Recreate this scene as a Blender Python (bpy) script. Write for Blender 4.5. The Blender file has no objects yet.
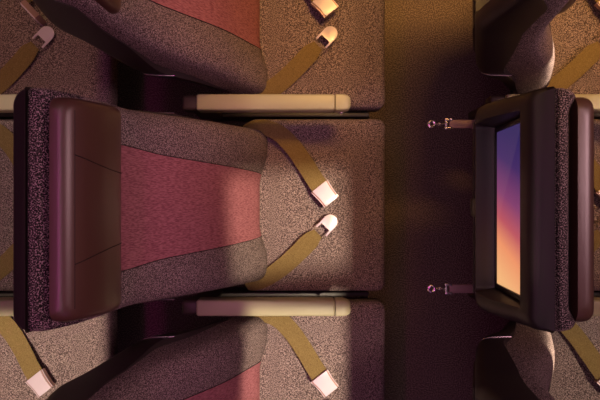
import bpy, bmesh, math, random
from mathutils import Vector, Matrix
sc = bpy.context.scene
C = sc.collection
PI = math.pi
ROW = 0.783      # distance from seat row to seat row
COL = 0.520      # distance from seat to seat
YC = -0.0145     # centre line of the middle seats

# ---------------------------------------------------------------- materials
def new_mat(name):
    m = bpy.data.materials.new(name); m.use_nodes = True
    nt = m.node_tree; b = nt.nodes['Principled BSDF']
    return m, nt, b
def N(nt, t, **kw):
    n = nt.nodes.new(t)
    for k, v in kw.items(): setattr(n, k, v)
    return n
def plain(name, col, rough=0.5, metal=0.0, spec=0.5, grain=0.0, gscale=300):
    m, nt, b = new_mat(name)
    b.inputs['Base Color'].default_value = (*col, 1)
    b.inputs['Roughness'].default_value = rough
    b.inputs['Metallic'].default_value = metal
    b.inputs['Specular IOR Level'].default_value = spec
    tc = N(nt, 'ShaderNodeTexCoord')
    nz = N(nt, 'ShaderNodeTexNoise'); nz.inputs['Scale'].default_value = gscale
    nt.links.new(tc.outputs['Object'], nz.inputs['Vector'])
    bp = N(nt, 'ShaderNodeBump'); bp.inputs['Strength'].default_value = grain; bp.inputs['Distance'].default_value = 0.001
    nt.links.new(nz.outputs['Fac'], bp.inputs['Height'])
    nt.links.new(bp.outputs['Normal'], b.inputs['Normal'])
    return m
def tweed(name, dark, mid, light, scale, lo=0.40, hi=0.62, stretch=(1,1,1)):
    m, nt, b = new_mat(name)
    tc = N(nt, 'ShaderNodeTexCoord')
    mp = N(nt, 'ShaderNodeMapping'); mp.inputs['Scale'].default_value = stretch
    nt.links.new(tc.outputs['Object'], mp.inputs['Vector'])
    nz = N(nt, 'ShaderNodeTexNoise'); nz.inputs['Scale'].default_value = scale; nz.inputs['Detail'].default_value = 1.0
    nt.links.new(mp.outputs['Vector'], nz.inputs['Vector'])
    cr = N(nt, 'ShaderNodeValToRGB')
    e = cr.color_ramp.elements
    e[0].position = lo; e[0].color = (*dark, 1)
    e[1].position = hi; e[1].color = (*light, 1)
    x = e.new((lo+hi)/2); x.color = (*mid, 1)
    nt.links.new(nz.outputs['Fac'], cr.inputs['Fac'])
    nt.links.new(cr.outputs['Color'], b.inputs['Base Color'])
    b.inputs['Roughness'].default_value = 0.95
    b.inputs['Specular IOR Level'].default_value = 0.12
    bp = N(nt, 'ShaderNodeBump'); bp.inputs['Strength'].default_value = 0.5; bp.inputs['Distance'].default_value = 0.0012
    nt.links.new(nz.outputs['Fac'], bp.inputs['Height'])
    nt.links.new(bp.outputs['Normal'], b.inputs['Normal'])
    return m
M = {}
M['tweed'] = tweed('grey_brown_tweed', (0.060,0.042,0.043), (0.17,0.125,0.123), (0.42,0.325,0.315), 500)
M['tweed_top'] = tweed('coarse_black_pink_tweed', (0.012,0.009,0.010), (0.06,0.042,0.045), (0.36,0.27,0.28), 500, 0.40, 0.66)
M['carpet'] = tweed('brown_carpet', (0.10,0.070,0.062), (0.18,0.130,0.115), (0.32,0.24,0.21), 260, 0.38, 0.64)
# red ribbed cloth
m, nt, b = new_mat('red_ribbed_cloth'); M['red'] = m
tc = N(nt, 'ShaderNodeTexCoord'); mp = N(nt, 'ShaderNodeMapping'); mp.inputs['Scale'].default_value = (90, 620, 90)
nt.links.new(tc.outputs['Object'], mp.inputs['Vector'])
nz = N(nt, 'ShaderNodeTexNoise'); nz.inputs['Scale'].default_value = 1.0; nz.inputs['Detail'].default_value = 2.0
nt.links.new(mp.outputs['Vector'], nz.inputs['Vector'])
cr = N(nt, 'ShaderNodeValToRGB'); e = cr.color_ramp.elements
e[0].position = 0.35; e[0].color = (0.24,0.080,0.100,1)
e[1].position = 0.66; e[1].color = (0.47,0.185,0.21,1)
nt.links.new(nz.outputs['Fac'], cr.inputs['Fac']); nt.links.new(cr.outputs['Color'], b.inputs['Base Color'])
b.inputs['Roughness'].default_value = 0.9; b.inputs['Specular IOR Level'].default_value = 0.15
bp = N(nt, 'ShaderNodeBump'); bp.inputs['Strength'].default_value = 0.4; bp.inputs['Distance'].default_value = 0.0008
nt.links.new(nz.outputs['Fac'], bp.inputs['Height']); nt.links.new(bp.outputs['Normal'], b.inputs['Normal'])

M['leather'] = plain('brown_leather', (0.078,0.034,0.023), 0.38, grain=0.25, gscale=500)
M['leather'].node_tree.nodes['Principled BSDF'].inputs['Coat Weight'].default_value = 0.6
M['leather'].node_tree.nodes['Principled BSDF'].inputs['Coat Roughness'].default_value = 0.38
M['seam'] = plain('dark_stitching', (0.012,0.006,0.005), 0.7)
M['shell'] = plain('charcoal_plastic', (0.030,0.021,0.022), 0.42, grain=0.08, gscale=700)
M['bezel'] = plain('black_gloss_plastic', (0.012,0.009,0.010), 0.3)
M['frame'] = plain('dark_painted_metal', (0.018,0.014,0.014), 0.5, metal=0.0)
M['arm'] = plain('cream_plastic', (0.41,0.39,0.25), 0.42, grain=0.06, gscale=400)
M['hinge'] = plain('dark_hinge_plastic', (0.05,0.032,0.028), 0.5)
M['web'] = tweed('olive_webbing', (0.17,0.120,0.048), (0.215,0.155,0.062), (0.26,0.19,0.08), 420, 0.36, 0.66, (1,1,1))
M['buckle'] = plain('pale_brushed_metal', (0.72,0.62,0.72), 0.35, metal=0.15)
M['buckle_edge'] = plain('buckle_side_metal', (0.40,0.25,0.22), 0.35, metal=0.4)
M['chrome'] = plain('satin_chrome', (0.75,0.62,0.72), 0.25, metal=0.9)
M['bracket'] = plain('rose_grey_metal', (0.30,0.17,0.19), 0.45, metal=0.25)

# the picture on the seatback display
m, nt, b = new_mat('sunset_display'); M['screen'] = m
tc = N(nt, 'ShaderNodeTexCoord'); sp = N(nt, 'ShaderNodeSeparateXYZ'); nt.links.new(tc.outputs['Object'], sp.inputs['Vector'])
def mth(op, a, b_, c=None):
    n = N(nt, 'ShaderNodeMath', operation=op)
    for i, v in enumerate((a, b_, c)):
        if v is None: continue
        if isinstance(v, (int, float)): n.inputs[i].default_value = v
        else: nt.links.new(v, n.inputs[i])
    return n.outputs[0]
t = mth('MULTIPLY_ADD', sp.outputs['Y'], -1/0.28, 0.5)
zz = mth('MULTIPLY_ADD', sp.outputs['Z'], -1.0, 1.034)          # >0 towards the lower edge of the screen
t2 = mth('MULTIPLY_ADD', zz, 1.2, t)
cr = N(nt, 'ShaderNodeValToRGB'); e = cr.color_ramp.elements
e[0].position = 0.0; e[0].color = (0.022,0.016,0.10,1)
e[1].position = 1.0; e[1].color = (0.90,0.46,0.20,1)
for p, c in ((0.22,(0.050,0.022,0.12)), (0.45,(0.22,0.05,0.15)), (0.62,(0.50,0.095,0.12)), (0.78,(0.85,0.30,0.14))):
    x = e.new(p); x.color = (*c, 1)
nt.links.new(t2, cr.inputs['Fac'])
line = mth('MULTIPLY_ADD', sp.outputs['Y'], 0.74, 0.968+0.035*0.74)
d = mth('SUBTRACT', line, sp.outputs['Z'])
f = mth('GREATER_THAN', d, 0.0)
f = mth('MULTIPLY', f, mth('LESS_THAN', t, 0.66))
f = mth('MULTIPLY', f, 0.022)
mx = N(nt, 'ShaderNodeMix', data_type='RGBA'); nt.links.new(f, mx.inputs['Factor'])
nt.links.new(cr.outputs['Color'], mx.inputs['A']); mx.inputs['B'].default_value = (0.9,0.5,0.5,1)
nt.links.new(mx.outputs['Result'], b.inputs['Emission Color']); b.inputs['Emission Strength'].default_value = 1.0
b.inputs['Base Color'].default_value = (0.004,0.004,0.005,1); b.inputs['Roughness'].default_value = 0.3; b.inputs['Specular IOR Level'].default_value = 0.12

# ---------------------------------------------------------------- mesh helpers
def obj(name, bm, mat, parent=None, smooth=True, mats=None):
    me = bpy.data.meshes.new(name)
    bmesh.ops.recalc_face_normals(bm, faces=bm.faces[:])
    bm.to_mesh(me); bm.free()
    for f in me.polygons: f.use_smooth = smooth
    if smooth:
        try: me.set_sharp_from_angle(angle=math.radians(38))
        except Exception: pass
    for mm in (mats or [mat]): me.materials.append(mm)
    o = bpy.data.objects.new(name, me); C.objects.link(o)
    if parent: o.parent = parent
    return o
def lerp_table(tab, z):
    tab = sorted(tab)
    if z <= tab[0][0]: return tab[0][1]
    for (a, va), (b_, vb) in zip(tab, tab[1:]):
        if z <= b_:
            return va + (vb-va)*(z-a)/(b_-a)
    return tab[-1][1]
def smooth_table(tab, z, w=0.02):
    s = 0
    for k in range(-3, 4): s += lerp_table(tab, z+k*w/3)
    return s/7
def sstep(a, b_, x):
    t = max(0, min(1, (x-a)/(b_-a))); return t*t*(3-2*t)
def box(bm, x0, x1, y0, y1, z0, z1, r=0.0, seg=3, M4=None):
    vs = bmesh.ops.create_cube(bm, size=1)['verts']
    for v in vs:
        v.co = Vector(((x0+x1)/2+v.co.x*(x1-x0), (y0+y1)/2+v.co.y*(y1-y0), (z0+z1)/2+v.co.z*(z1-z0)))
    new = vs
    if r > 0:
        es = list({e for v in vs for e in v.link_edges})
        res = bmesh.ops.bevel(bm, geom=es, offset=r, segments=seg, profile=0.5, affect='EDGES')
        new = list({v for f in res['faces'] for v in f.verts} | {v for v in vs if v.is_valid})
    if M4 is not None:
        for v in new: v.co = M4 @ v.co
    return new
def loft(bm, rings, cap=True):
    vr = [[bm.verts.new(p) for p in r] for r in rings]
    n = len(vr[0])
    for a, b_ in zip(vr, vr[1:]):
        for i in range(n):
            bm.faces.new((a[i], a[(i+1) % n], b_[(i+1) % n], b_[i]))
    if cap:
        bm.faces.new(vr[0][::-1]); bm.faces.new(vr[-1])
def prism(bm, pts, z0, z1, bev=0.0, M4=None):
    lo = [bm.verts.new((x, y, z0)) for x, y in pts]; hi = [bm.verts.new((x, y, z1)) for x, y in pts]
    n = len(pts); fs = [bm.faces.new(lo[::-1]), bm.faces.new(hi)]
    for i in range(n): bm.faces.new((lo[i], lo[(i+1) % n], hi[(i+1) % n], hi[i]))
    vs = lo+hi
    if bev > 0:
        es = list({e for v in hi for e in v.link_edges if e.other_vert(v) in hi})
        res = bmesh.ops.bevel(bm, geom=es, offset=bev, segments=2, profile=0.5, affect='EDGES')
        vs = list({v for f in res['faces'] for v in f.verts} | {v for v in vs if v.is_valid})
    if M4 is not None:
        for v in vs: v.co = M4 @ v.co
def tube(bm, pts, r, seg=10):
    pts = [Vector(p) for p in pts]; rings = []
    for i, p in enumerate(pts):
        d = (pts[min(i+1, len(pts)-1)]-pts[max(i-1, 0)]).normalized()
        up = Vector((0,0,1)) if abs(d.z) < 0.9 else Vector((1,0,0))
        a = d.cross(up).normalized(); b_ = d.cross(a).normalized()
        rings.append([p+a*math.cos(2*PI*k/seg)*r+b_*math.sin(2*PI*k/seg)*r for k in range(seg)])
    loft(bm, rings)
def catmull(pts, n=8):
    P = [Vector(p) for p in pts]; P = [P[0]*2-P[1]]+P+[P[-1]*2-P[-2]]; out = []
    for i in range(1, len(P)-2):
        for k in range(n):
            t = k/n; a, b_, c, d = P[i-1], P[i], P[i+1], P[i+2]
            out.append(0.5*((2*b_)+(c-a)*t+(2*a-5*b_+4*c-d)*t*t+(3*b_-a-3*c+d)*t**3))
    out.append(P[-2]); return out
def ribbon(bm, path, widths, th, twists=None):
    rings = []
    n = len(path)
    for i, p in enumerate(path):
        d = (path[min(i+1, n-1)]-path[max(i-1, 0)]); d.normalize()
        side = Vector((0,0,1)).cross(d); side.normalize()
        tw = twists(i/(n-1)) if twists else 0
        nrm = d.cross(side); 
        side = (Matrix.Rotation(tw, 3, d) @ side); nrm = d.cross(side)
        w = widths(i/(n-1))/2
        q = []
        for k in range(9): s = -1+k/4; q.append(p+side*w*s+nrm*(th/2)*(1 if abs(s) < 1 else 0.4))
        for k in range(8, -1, -1): s = -1+k/4; q.append(p+side*w*s-nrm*(th/2)*(1 if abs(s) < 1 else 0.4))
        rings.append(q)
    loft(bm, rings)

# ---------------------------------------------------------------- the seat
F_FRONT = [(0.42,-0.100),(0.46,-0.090),(0.50,-0.096),(0.60,-0.136),(0.67,-0.165),(0.73,-0.198),(0.81,-0.246),(0.87,-0.281),(0.92,-0.300),(1.0,-0.317),(1.05,-0.327),(1.1,-0.340),(1.14,-0.356),(1.17,-0.376)]
F_REAR = [(0.42,-0.17),(0.48,-0.185),(0.55,-0.22),(0.66,-0.27),(0.75,-0.335),(0.86,-0.376),(0.95,-0.40),(1.05,-0.407),(1.17,-0.406)]
F_HW = [(0.42,0.205),(0.48,0.212),(0.60,0.206),(0.80,0.198),(0.95,0.190),(1.05,0.187),(1.17,0.183)]
S_REAR = [(0.50,-0.215),(0.58,-0.26),(0.65,-0.300),(0.685,-0.340),(0.71,-0.364),(0.75,-0.384),(0.85,-0.419),(0.93,-0.446),(0.965,-0.457),(1.0,-0.457),(1.05,-0.449),(1.10,-0.440),(1.15,-0.4357)]
S_HW = [(0.50,0.211),(0.72,0.216),(0.79,0.209),(0.90,0.195),(1.0,0.191),(1.15,0.185)]
P_HW = [(0.46,0.086),(0.55,0.092),(0.70,0.098),(0.85,0.106),(0.95,0.113),(1.05,0.122),(1.15,0.126)]
def fab_front(z, y):
    hw = smooth_table(F_HW, z); xf = smooth_table(F_FRONT, z)
    k = lerp_table([(0.42,0.024),(0.6,0.020),(0.9,0.014),(0.97,0.016),(1.03,0.026),(1.14,0.014)], z)
    s = abs(y)
    m_ = sstep(0.93, 1.03, z); dip = 1-sstep(0.055+0.092*m_, 0.150+0.028*m_, s)
    x = xf-k*dip
    r = lerp_table([(0.42,0.030),(0.6,0.040),(0.95,0.040),(1.1,0.024)], z)
    q = hw-s
    if q < r: x -= r-math.sqrt(max(0, r*r-(r-q)**2))
    return x
def make_seat():
    root = bpy.data.objects.new('airplane_seat', None); C.objects.link(root); root.empty_display_size = 0.1
    # cushion
    bm = bmesh.new()
    nx, ny = 26, 34
    x0, x1, hw = -0.150, 0.2425, 0.2455
    z_top, z_bot = 0.462, 0.375
    rings = []
    def outline(inset):
        pts = []; r = max(0.004, 0.024-inset*0.5)
        ax0, ax1, h = x0+inset, x1-inset, hw-inset
        for cx, cy, a0 in ((ax1-r, h-r, 0), (ax0+r, h-r, 90), (ax0+r, -h+r, 180), (ax1-r, -h+r, 270)):
            for k in range(7):
                a = math.radians(a0+k*15); pts.append((cx+r*math.cos(a), cy+r*math.sin(a)))
        return pts
    prof = [(0.020,z_bot),(0.006,z_bot+0.004),(0.0,z_bot+0.014),(0.0,z_top-0.020),(0.0015,z_top-0.013),(0.004,z_top-0.008),(0.009,z_top-0.004),(0.016,z_top-0.001),(0.03,z_top+0.0005),(0.07,z_top+0.002),(0.13,z_top+0.003)]
    for ins, z in prof: rings.append([(x, y, z) for x, y in outline(ins)])
    loft(bm, rings)
    obj('seat_cushion', bm, M['tweed'], root)
    bm = bmesh.new()
    box(bm, -0.15, 0.232, -0.238, 0.238, 0.352, 0.378, 0.008)
    obj('cushion_pan', bm, M['frame'], root)
    # frame below: cross tubes, side spars
    bm = bmesh.new()
    tube(bm, [(0.20,-0.262,0.305),(0.20,0.258,0.305)], 0.0125)
    tube(bm, [(-0.10,-0.262,0.305),(-0.10,0.258,0.305)], 0.0155)
    for s in (-0.19, 0.19):
        box(bm, -0.14, 0.22, s-0.009, s+0.009, 0.29, 0.354, 0.003, 2)
    obj('seat_frame', bm, M['frame'], root)
    for s in (-0.19, 0.19):
        bm = bmesh.new()
        tube(bm, [(0.17,s,0.30),(0.14,s,0.15),(0.125,s,0.018)], 0.014)
        box(bm, 0.09, 0.165, s-0.016, s+0.016, 0, 0.02, 0.004, 2)
        obj('leg', bm, M['frame'], root)
        bm = bmesh.new()
        tube(bm, [(-0.10,s,0.30),(-0.095,s,0.16),(-0.088,s,0.018)], 0.014)
        box(bm, -0.125, -0.055, s-0.016, s+0.016, 0, 0.02, 0.004, 2)
        obj('leg', bm, M['frame'], root)
    # backrest
    bm = bmesh.new(); rings = []
    zs = [0.42+i*0.02 for i in range(37)]+[1.150, 1.158, 1.163, 1.166]
    for z in zs:
        hw = smooth_table(F_HW, z); xr = smooth_table(F_REAR, z)
        e = 0.0
        if z > 1.145: e = 0.010*(1-math.sqrt(max(0, 1-((z-1.145)/0.0215)**2)))
        if z < 0.45: e = 0.010*(0.45-z)/0.03
        q = []
        n = 44
        for i in range(n+1):
            t = -1+2*i/n; t = math.copysign(1-(1-abs(t))**1.35, t); y = hw*t
            q.append((max(fab_front(z, y)-e, xr+0.004), y*(1-e/hw), z))
        for i in range(11):
            y = hw*(1-2*i/10); xx = xr+e*0.5
            if i in (0, 10): xx += 0.003
            q.append((xx, y*(1-e/hw), z))
        rings.append(q)
    loft(bm, rings)
    back = obj('backrest', bm, M['tweed'], root, mats=[M['tweed'], M['tweed_top']])
    for f in back.data.polygons:
        if f.center.z > 1.1640 or (f.center.z > 1.10 and f.normal.x < -0.5): f.material_index = 1
    # red insert
    bm = bmesh.new(); grid = []
    zz = [0.447+i*0.0175 for i in range(38)]
    ny = 24
    for z in zz:
        ph = lerp_table(P_HW, z)
        grid.append([bm.verts.new((fab_front(z, ph*(-1+2*j/ny))+0.0016, ph*(-1+2*j/ny), z)) for j in range(ny+1)])
    inner = []
    for z in zz:
        ph = lerp_table(P_HW, z)
        inner.append([bm.verts.new((fab_front(z, ph*(-1+2*j/ny))-0.003, ph*(-1+2*j/ny), z)) for j in range(ny+1)])
    for g, fl in ((grid, 0), (inner, 1)):
        for a, b_ in zip(g, g[1:]):
            for j in range(ny): bm.faces.new((a[j], a[j+1], b_[j+1], b_[j]))
    m_ = len(zz)-1
    for i in range(m_):
        for j in (0, ny): bm.faces.new((grid[i][j], grid[i+1][j], inner[i+1][j], inner[i][j]))
    for j in range(ny):
        for i in (0, m_): bm.faces.new((grid[i][j], grid[i][j+1], inner[i][j+1], inner[i][j]))
    obj('red_insert', bm, M['red'], back)
    for s in (-1, 1):
        bm = bmesh.new()
        tube(bm, [(fab_front(z, s*lerp_table(P_HW, z))+0.0010, s*lerp_table(P_HW, z), z) for z in zz], 0.0011, 6)
        obj('seam', bm, M['seam'], back)
    # headrest: padded leather slab in front of the top of the backrest
    HF = [(0.975,-0.330),(0.998,-0.322),(1.02,-0.3135),(1.05,-0.3140),(1.09,-0.319),(1.13,-0.3305),(1.155,-0.3425),(1.165,-0.348)]
    HR = [(0.975,-0.335),(1.03,-0.357),(1.10,-0.364),(1.165,-0.3715)]
    bm = bmesh.new(); rings = []
    z0, z1 = 0.998, 1.164
    def hring(z, ins):
        hw = lerp_table([(0.975,0.178),(1.03,0.179),(1.164,0.169)], z)
        # rounded corners in the height direction
        rc = 0.022
        dz = min(z-z0, z1-z)
        c = 0 if dz > rc else rc-math.sqrt(max(0, rc*rc-(rc-dz)**2))
        hw -= c*0.9
        xf = smooth_table(HF, z, 0.008); xr = lerp_table(HR, z)
        q = []; n = 36
        for i in range(n+1):
            t = -1+2*i/n; t = math.copysign(1-(1-abs(t))**1.5, t); y = hw*t
            r = 0.016; d = hw-abs(y); x = xf
            if d < r: x -= r-math.sqrt(max(0, r*r-(r-d)**2))
            edge = 0.014-math.sqrt(max(0, 0.014**2-max(0, 0.014-dz)**2))
            x -= edge
            q.append((max(x, xr+0.002), y, z))
        for i in range(9): q.append((xr, hw*(1-2*i/8), z))
        return q
    zl = [z0, z0+0.001, z0+0.003, z0+0.006, z0+0.010, z0+0.016, z0+0.024]+[1.005+i*0.014 for i in range(2, 9)]+[1.130, 1.138, 1.146, 1.152, 1.157, 1.1605, 1.163, 1.164]
    for z in zl: rings.append(hring(z, 0))
    loft(bm, rings)
    head = obj('headrest', bm, M['leather'], root)
    for s in (-1, 1):
        bm = bmesh.new(); pts = []
        for i in range(13):
            t = i/12; z = 1.150-t*0.155
            pts.append((smooth_table(HF, z, 0.008)+0.0002, s*(0.083-0.022*t-0.006*math.sin(t*PI)), z))
        tube(bm, pts, 0.0009, 6); obj('seam', bm, M['seam'], head)
    bm = bmesh.new()
    tube(bm, [(smooth_table(HF, 1.149, 0.008)-0.0005, y_, 1.149) for y_ in (-0.150, 0, 0.150)], 0.0008, 6); obj('seam', bm, M['seam'], head)
    # moulded shell behind, with the pocket of the display
    bm = bmesh.new(); rings = []
    zs = sorted(set([round(0.50+i*0.0125, 4) for i in range(36)]+[round(0.945+i*0.003, 4) for i in range(11)]+[0.99,1.0,1.01,1.02,1.03,1.04,1.05,1.06,1.07,1.08,1.09,1.10]+[round(1.103+i*0.003, 4) for i in range(6)]+[1.125,1.133,1.139,1.143,1.146,1.148,1.150]))
    def pocket_x(z): return -0.4175-(z-0.968)*0.0644+0.005
    def shell_rear(z, y, hw):
        x = smooth_table(S_REAR, z, 0.012)
        m1 = (1-sstep(0.148, 0.158, abs(y)))*sstep(0.953, 0.962, z)*(1-sstep(1.110, 1.119, z))
        # the lower lip below the display is a soft roll
        x = x*(1-m1)+pocket_x(z)*m1
        r = 0.026; q = hw-abs(y)
        if q < r: x += (r-math.sqrt(max(0, r*r-(r-q)**2)))*0.9
        return x
    for z in zs:
        hw = smooth_table(S_HW, z); xf = smooth_table(F_REAR, z)+0.001+(0.010+0.026*sstep(0.72,0.90,z))*(1-sstep(1.06,1.13,z)) if z < 1.13 else -0.4065
        e = 0.006*(1-math.sqrt(max(0, 1-((z-1.135)/0.0151)**2))) if z > 1.135 else 0
        ee = 0.015*(0.53-z)/0.03 if z < 0.53 else 0
        q = []; n = 90
        for i in range(n+1):
            t = -1+2*i/n; t = math.copysign(1-(1-abs(t))**1.2, t); y = (hw-e)*t
            q.append((min(shell_rear(z, y, hw-e)+e+ee, xf-0.002), y, z))
        for i in range(9): q.append((xf, (hw-e)*(1-2*i/8), z+(0.016*sstep(1.13,1.15,z) if z > 1.13 else 0)))
        rings.append(q)
    loft(bm, rings)
    shell = obj('back_shell', bm, M['shell'], root)
    # display
    ang = math.atan(0.0644)
    def plate(bm, hw, za, zb, xo, xi, r):
        for (x0_, x1_) in ((xo, xi),):
            box(bm, x0_, x1_, -hw, hw, za, zb, r, 2)
        for v in bm.verts: v.co.x += -0.4175-(v.co.z-0.968)*0.0644
    bm = bmesh.new(); 
    # ring-shaped bezel: four bars plus back plate
    for (ya, yb, za, zb) in ((-0.148,-0.1395,0.9615,1.1105),(0.1395,0.148,0.9615,1.1105),(-0.1396,0.1396,0.9615,0.9685),(-0.1396,0.1396,1.1005,1.1105)):
        box(bm, -0.0030, 0.0048, ya, yb, za, zb, 0.0012, 2)
    box(bm, 0.0015, 0.0046, -0.14, 0.14, 0.966, 1.103)
    for v in bm.verts: v.co.x += -0.4175-(v.co.z-0.968)*0.0644
    disp = obj('display_frame', bm, M['bezel'], root)
    bm = bmesh.new(); box(bm, -0.0002, 0.0016, -0.1395, 0.1395, 0.9685, 1.1005)
    for v in bm.verts: v.co.x += -0.4175-(v.co.z-0.968)*0.0644
    obj('screen', bm, M['screen'], disp, smooth=False)
    # stowed tray table over the lower shell
    bm = bmesh.new(); rings = []
    for z in [0.735+i*0.01 for i in range(19)]:
        x = smooth_table(S_REAR, z, 0.012); hw = 0.170
        c = min(1, (z-0.735)/0.012, (0.915-z)/0.012); c = max(0, c); o_ = 0.0015+0.003*math.sqrt(max(c, 0))
        q = [(x-o_+(0.004 if abs(t) > 0.999 else 0), hw*t, z) for t in (-1,-0.985,-0.5,0,0.5,0.985,1)]
        q += [(x+0.006, hw*t, z) for t in (1,0,-1)]
        rings.append(q)
    loft(bm, rings)
    tray = obj('tray_table', bm, M['shell'], root)
    bm = bmesh.new(); xl = smooth_table(S_REAR, 0.905)
    box(bm, xl-0.0065, xl+0.004, -0.018, 0.018, 0.895, 0.925, 0.003, 2)
    obj('latch', bm, M['bezel'], tray)
    # chrome lip along both lower edges of the shell
    for s in (-1, 1):
        bm = bmesh.new()
        pts = [(-0.362, s*0.2110, 0.726), (-0.345, s*0.2155, 0.726), (-0.325, s*0.2165, 0.725), (-0.292, s*0.2165, 0.722)]
        tube(bm, catmull(pts, 4), 0.0016, 8)
        obj('edge_trim', bm, M['chrome'], root)
    # seat belt: two halves
    def P(px, py, z):
        s = 524/(1.94-z); return Vector(((px-300)/s, (200-py)/s-YC, z))
    A = [P(243,128,0.472), P(254,126,0.473), P(267,128,0.475), P(280,134,0.476), P(293,147,0.479), P(305,164,0.486), P(314,178,0.494), P(320,187,0.497)]
    bm = bmesh.new()
    ribbon(bm, catmull(A, 6), lambda t: 0.049, 0.0022, lambda t: -1.15*(1-t)**3)
    belt = obj('seat_belt', bm, M['web'], root)
    c = P(325.4, 194.2, 0.498); ax = math.radians(-51.6)
    T = Matrix.Translation(c) @ Matrix.Rotation(ax, 4, 'Z') @ Matrix.Rotation(math.radians(-3), 4, 'Y')
    L, W0, W1 = 0.0275, 0.0275, 0.0235
    def flank(w, l, curve=0.0018):
        up = []
        for k in range(9):
            t = k/8; x = -l+2*l*t; yy = w+(W1-W0)*t-curve*math.sin(PI*t)+0.001
            up.append((x, yy))
        return up+[(x, -y) for x, y in up[::-1]]
    bm = bmesh.new(); prism(bm, flank(W0, L), -0.009, 0.006, 0.0015, T)
    obj('buckle', bm, M['buckle_edge'], belt)
    bm = bmesh.new(); prism(bm, flank(W0-0.0045, L+0.0005), 0.0062, 0.0092, 0.0015, T)
    for s in (-1, 1):
        f_ = flank(W0, L)
        h = f_[:9] if s > 0 else f_[9:]
        pts = [T @ Vector((x, y, 0.0062)) for x, y in h]
        tube(bm, pts, 0.0010, 6)
    obj('buckle_lid', bm, M['buckle'], belt)
    B = [P(246,286,0.470), P(257,283,0.471), P(270,276,0.473), P(285,265,0.477), P(300,251,0.483), P(311,240,0.489), P(318,233.5,0.491)]
    bm = bmesh.new()
    def wB(t): return 0.050 if t < 0.80 else (0.050-0.018*sstep(0.80, 1.0, t))
    ribbon(bm, catmull(B, 6), wB, 0.0024, lambda t: 0.9*(1-t)**3)
    belt2 = obj('seat_belt', bm, M['web'], root)
    c = P(328.2, 224.0, 0.4925); T = Matrix.Translation(c) @ Matrix.Rotation(math.radians(46), 4, 'Z')
    pts = []
    w, l = 0.0205, 0.0285
    for k in range(13):
        a = math.radians(-90+k*15); pts.append((l-w+w*math.cos(a), w*math.sin(a)))
    pts += [(-l, w), (-l, w-0.005), (-0.010, w-0.005), (-0.010, -w+0.005), (-l, -w+0.005), (-l, -w)]
    bm = bmesh.new(); prism(bm, pts, -0.0015, 0.0020, 0.0007, T)
    obj('belt_tongue', bm, M['buckle'], belt2)
    return root

def add_bracket_arms(root):
    """two bracket arms reaching back beside the tray"""
    for s in (-1, 1):
        y = s*0.186; z = 0.755
        bm = bmesh.new()
        box(bm, -0.446, -0.372, y-0.0095, y+0.0095, z-0.004, z+0.004, 0.0015, 2)
        arm = obj('bracket_arm', bm, M['bracket'], root)
        bm = bmesh.new()
        for k in (-1, 1): box(bm, -0.456, -0.440, y+k*0.0095-0.003, y+k*0.0095+0.003, z-0.005, z+0.006, 0.0012, 2)
        box(bm, -0.455, -0.450, y-0.0095, y+0.0095, z-0.005, z+0.005, 0.001, 2)
        obj('clamp', bm, M['chrome'], arm)
        bm = bmesh.new()
        tube(bm, [(-0.479, y, z), (-0.453, y, z)], 0.0022, 8)
        bmesh.ops.create_uvsphere(bm, u_segments=10, v_segments=6, radius=0.0045, matrix=Matrix.Translation((-0.468, y, z)))
        obj('pin', bm, M['chrome'], arm)
        bm = bmesh.new()
        R_, r_ = 0.0066, 0.0034; rs = []
        for i in range(20):
            a = 2*PI*i/20
            rs.append([(-0.485+(R_+r_*math.cos(b_))*math.cos(a), y+(R_+r_*math.cos(b_))*math.sin(a), z+r_*math.sin(b_)) for b_ in [2*PI*k/8 for k in range(8)]])
        loft(bm, rs+[rs[0]], cap=False); bmesh.ops.remove_doubles(bm, verts=bm.verts[:], dist=1e-6)
        obj('ring', bm, M['chrome'], arm)

def copy_tree(o, parent=None):
    c = o.copy(); C.objects.link(c); c.parent = parent
    for ch in list(o.children): copy_tree(ch, c)
    return c
seat0 = make_seat()
seat_labels = {
 (0,0): 'centre airplane seat with whole brown leather headrest, red insert and tweed cushion',
 (0,1): 'airplane seat above the centre one, amber-tinted red back cut by the top edge',
 (0,-1): 'airplane seat below the centre one, sunlit tweed cushion, shaded red back cut off',
 (1,0): 'airplane seat seen from behind with its whole sunset screen in a dark shell',
 (1,1): 'amber-lit airplane seat back in the top right corner, sliver of orange screen showing',
 (1,-1): 'dark airplane seat back in the bottom right corner, no screen in view',
 (-1,0): 'airplane seat at the left edge, nearly hidden behind the whole brown leather headrest',
 (-1,1): 'airplane seat in the top left corner, dim tweed cushion with buckle on edge',
 (-1,-1): 'airplane seat in the bottom left corner, bright tweed cushion with flat belt buckle',
}
seats = {}
for i in (0, 1, -1):
    for j in (0, 1, -1):
        o = seat0 if (i, j) == (0, 0) else copy_tree(seat0)
        seats[(i, j)] = o
        o.location = (i*ROW, YC+j*COL, 0)
        o['label'] = seat_labels[(i, j)]; o['category'] = 'airplane seat'; o['group'] = 'airplane seats in rows'

add_bracket_arms(seats[(1, 0)])
# the buckle of the top left seat lies on its edge
belt = [c for c in seats[(-1, 1)].children if c.name.startswith('seat_belt') and any(g.name.startswith('buckle') for g in c.children)][0]
for g in belt.children:
    pc = Vector((0.0700, 0.0302, 0.497))
    axd = Vector((math.cos(math.radians(-51.6)), math.sin(math.radians(-51.6)), 0))
    g.matrix_basis = Matrix.Translation((-0.018, -0.022, 0.003)) @ Matrix.Translation(pc) @ Matrix.Rotation(math.radians(8), 4, 'Z') @ Matrix.Rotation(math.radians(84), 4, axd) @ Matrix.Translation(-pc)

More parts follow.
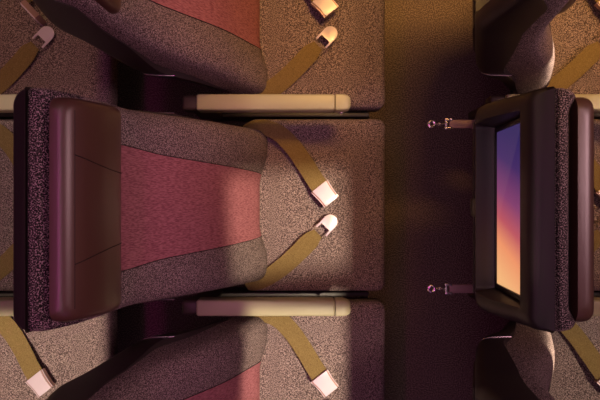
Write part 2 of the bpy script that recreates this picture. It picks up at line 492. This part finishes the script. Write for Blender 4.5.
# ---------------------------------------------------------------- armrests
def make_armrest():
    root = bpy.data.objects.new('armrest', None); C.objects.link(root); root.empty_display_size = 0.05
    bm = bmesh.new()
    box(bm, -0.262, 0.0885, -0.0205, 0.0205, 0.572, 0.6215, 0.006, 3)
    obj('arm_pad', bm, M['arm'], root)
    bm = bmesh.new(); rings = []
    for x, hw, zt, zb in ((0.0893,0.0195,0.6205,0.573),(0.0900,0.0205,0.6215,0.572),(0.110,0.0203,0.6213,0.573),(0.119,0.0185,0.6195,0.576),(0.1255,0.0150,0.616,0.581),(0.128,0.0110,0.611,0.588)):
        q = []; r = 0.005
        for cy, cz, a0 in ((hw-r, zt-r, 0), (-hw+r, zt-r, 90), (-hw+r, zb+r, 180), (hw-r, zb+r, 270)):
            for k in range(5):
                a = math.radians(a0+k*22.5); q.append((x, cy+r*math.cos(a), cz+r*math.sin(a)))
        rings.append(q)
    loft(bm, rings)
    obj('end_cap', bm, M['arm'], root)
    bm = bmesh.new()
    box(bm, -0.300, -0.245, -0.019, 0.019, 0.565, 0.612, 0.008, 3)
    box(bm, -0.290, -0.225, -0.010, 0.010, 0.40, 0.57, 0.004, 2)
    obj('hinge', bm, M['hinge'], root)
    bm = bmesh.new()
    box(bm, -0.265, 0.20, -0.0065, 0.0065, 0.33, 0.425, 0.003, 2)
    box(bm, -0.13, -0.05, -0.0125, 0.0125, 0.285, 0.34, 0.003, 2)
    obj('support', bm, M['frame'], root)
    bm = bmesh.new()
    for x, y, z in ((0.106, -0.0215, 0.585),):
        bmesh.ops.create_uvsphere(bm, u_segments=12, v_segments=8, radius=0.0055, matrix=Matrix.Translation((x, y, z)))
    obj('button', bm, M['chrome'], root)
    return root
arm0 = make_armrest()
arm_labels = {
 (0,1): 'upper of the two full-length cream armrests, with dark hinge, beside the centre seat',
 (0,-1): 'lower of the two full-length cream armrests, above the sunlit tweed cushion',
 (-1,1): 'end of cream armrest at the left edge, by upper corner of leather headrest seat',
 (-1,-1): 'end of pale armrest at the left edge, by lower corner of leather headrest seat',
 (1,1): 'cream armrest at the right edge, by upper corner of the seat with whole screen',
 (1,-1): 'pale armrest at the right edge, by lower corner of the seat with whole screen',
}
for k, ((i, j), lab) in enumerate(arm_labels.items()):
    o = arm0 if k == 0 else copy_tree(arm0)
    o.location = (i*ROW, YC+0.0015+j*COL/2, 0)
    o['label'] = lab; o['category'] = 'armrest'; o['group'] = 'armrests between the airplane seats'

# ---------------------------------------------------------------- floor
bm = bmesh.new(); box(bm, -4, 4, -2.0, 2.0, -0.05, 0.0)
fl = obj('floor', bm, M['carpet'], smooth=False); fl['kind'] = 'structure'

# ---------------------------------------------------------------- light
w = bpy.data.worlds.new('cabin_air'); sc.world = w; w.use_nodes = True
bg = w.node_tree.nodes['Background']; bg.inputs['Color'].default_value = (0.62,0.40,0.40,1); bg.inputs['Strength'].default_value = 0.045
def area(name, loc, target, sx, sy, power, col):
    l = bpy.data.lights.new(name, 'AREA'); l.shape = 'RECTANGLE'; l.size = sx; l.size_y = sy; l.energy = power; l.color = col
    o = bpy.data.objects.new(name, l); C.objects.link(o); o.location = loc
    o.rotation_euler = (Vector(target)-Vector(loc)).to_track_quat('-Z', 'Y').to_euler(); return o
def spot(name, loc, target, ang, blend, power, col, size=0.02):
    l = bpy.data.lights.new(name, 'SPOT'); l.spot_size = math.radians(ang); l.spot_blend = blend; l.energy = power; l.color = col; l.shadow_soft_size = size
    o = bpy.data.objects.new(name, l); C.objects.link(o); o.location = loc
    o.rotation_euler = (Vector(target)-Vector(loc)).to_track_quat('-Z', 'Y').to_euler(); return o
def spread(o, deg): o.data.spread = math.radians(deg); return o
spread(area('ceiling_mood_light_amber', (0.48, 1.0, 2.3), (0.42, 0.86, 0.1), 0.8, 0.2, 8.0, (1.0, 0.52, 0.12)), 75)
spread(area('ceiling_mood_light_magenta', (-0.38, -0.2, 2.3), (-0.38, -0.2, 1.0), 0.07, 1.3, 1.0, (1.0, 0.08, 0.60)), 90)
area('ceiling_mood_light_magenta', (1.7, -0.2, 2.3), (1.3, -0.2, 1.0), 0.09, 2.4, 0.8, (1.0, 0.10, 0.60))
area('ceiling_mood_light_violet', (0.6, -1.6, 2.2), (0.2, -0.2, 0.4), 1.6, 0.25, 1.2, (0.75, 0.2, 0.8))
spread(area('added_rose_fill', (1.5, 0.2, 2.1), (-0.25, 0.15, 0.8), 0.5, 0.7, 2.5, (1.0, 0.58, 0.62)), 75)  # added unseen pink fill, aimed at the backrests to brighten them
area('added_overhead_fill', (-0.15, 0.0, 2.4), (-0.15, 0, 0), 0.35, 2.2, 3.2, (1.0, 0.76, 0.74))  # added unseen overhead fill, placed so that it reaches the carpet

def masked_spot(name, x0, y0, a0, a1, y_lo, y_hi, power, col, row, soft=0.014, zref=0.46, z0=2.2):
    '''added spot without a fixture, masked to throw a rectangular sun patch: a0..a1 degrees off the vertical towards the seat, y_lo..y_hi at height zref'''
    am = math.radians((a0+a1)/2); h = math.radians((a1-a0)/2); ym = (y_lo+y_hi)/2
    dz = z0-zref
    o = spot(name, (x0, y0, z0), (x0-math.tan(am)*dz, ym, zref), 34, 0.05, power, col, 0.01)
    L = dz/math.cos(am)
    hv, hu = math.tan(h), (y_hi-y_lo)/2/L
    l = o.data; l.use_nodes = True; nt = l.node_tree
    em = nt.nodes['Emission']; tc = nt.nodes.new('ShaderNodeTexCoord'); sp = nt.nodes.new('ShaderNodeSeparateXYZ')
    nt.links.new(tc.outputs['Normal'], sp.inputs[0])
    def m(op, a, b=None, c=None):
        n = nt.nodes.new('ShaderNodeMath'); n.operation = op
        for k, v in enumerate((a, b, c)):
            if v is None: continue
            if isinstance(v, (int, float)): n.inputs[k].default_value = v
            else: nt.links.new(v, n.inputs[k])
        return n.outputs[0]
    fac = None
    for ch, half in (('X', hu), ('Y', hv)):
        r = m('ABSOLUTE', m('DIVIDE', sp.outputs[ch], sp.outputs['Z']))
        n = nt.nodes.new('ShaderNodeMapRange'); n.interpolation_type = 'SMOOTHSTEP'
        n.inputs['From Min'].default_value = half+soft; n.inputs['From Max'].default_value = half-soft
        nt.links.new(r, n.inputs['Value'])
        fac = n.outputs['Result'] if fac is None else m('MULTIPLY', fac, n.outputs['Result'])
    nt.links.new(fac, em.inputs['Strength'])
    return o
warm = (1.0, 0.80, 0.56)
amber = (1.0, 0.62, 0.28)
#        added beams for the light patches; row, column: spot offset, angle range, y range about the seat, power
beams = [(0, 0, 0.655, 17.0, 28.0, -0.190, 0.090, 165, warm),
         (0, -1, 0.655, 17.0, 26.5, -0.27, 0.285, 200, warm),
         (0, 1, 0.655, 15.0, 27.5, -0.285, 0.27, 14, amber),
         (-1, -1, 0.500, 8.8, 24.0, -0.27, 0.27, 150, warm),
         (-1, 0, 0.500, 9.5, 24.0, -0.24, 0.24, 30, warm),
         (-1, 1, 0.500, 9.5, 24.0, -0.24, 0.24, 22, amber),
         (1, 0, 0.655, 17.0, 24.5, -0.20, 0.20, 15, warm),
         (1, -1, 0.655, 17.0, 24.5, -0.23, 0.25, 70, warm),
         (1, 1, 0.655, 17.0, 24.5, -0.25, 0.23, 20, amber)]
for i, j, off, a0, a1, yl, yh, p, c in beams:
    yc = YC+j*COL
    masked_spot('added_patch_spot', off+i*ROW, yc, a0, a1, yc+yl, yc+yh, p, c, i, 0.026 if (i, j) == (0, 0) else 0.014)
for j, y0, yl, yh in ((1, -0.26, -0.190, -0.05), (-1, 0.26, 0.05, 0.190)):
    yc = YC+j*COL
    masked_spot('added_patch_spot', 0.655+ROW, yc+y0, 25.5, 30.0, yc+yl, yc+yh, 600, warm, 1, 0.006, 0.46)  # added beams that brighten the backrest edges of the front row
for i, j, p in ((0, 0.5, 18), (-1, 0.5, 40), (1, 0.5, 40)):
    yc = YC+j*COL
    masked_spot('added_patch_spot', 0.655+i*ROW, yc, 17.0, 26.5 if i < 1 else 24.0, yc-0.03, yc+0.03, p, warm, i, 0.008, 0.62)  # added narrow beams that brighten the armrests

# ---------------------------------------------------------------- camera
cd = bpy.data.cameras.new('camera'); cam = bpy.data.objects.new('camera', cd); C.objects.link(cam)
cam.location = (0, 0, 1.94); cam.rotation_euler = (0, 0, 0); cd.lens = 36*524/600; cd.sensor_width = 36; cd.clip_start = 0.02
sc.camera = cam
sc.view_settings.view_transform = 'Standard'; sc.view_settings.look = 'None'
sc.view_settings.exposure = 0.0; sc.view_settings.gamma = 1.0; sc.view_settings.use_curve_mapping = False
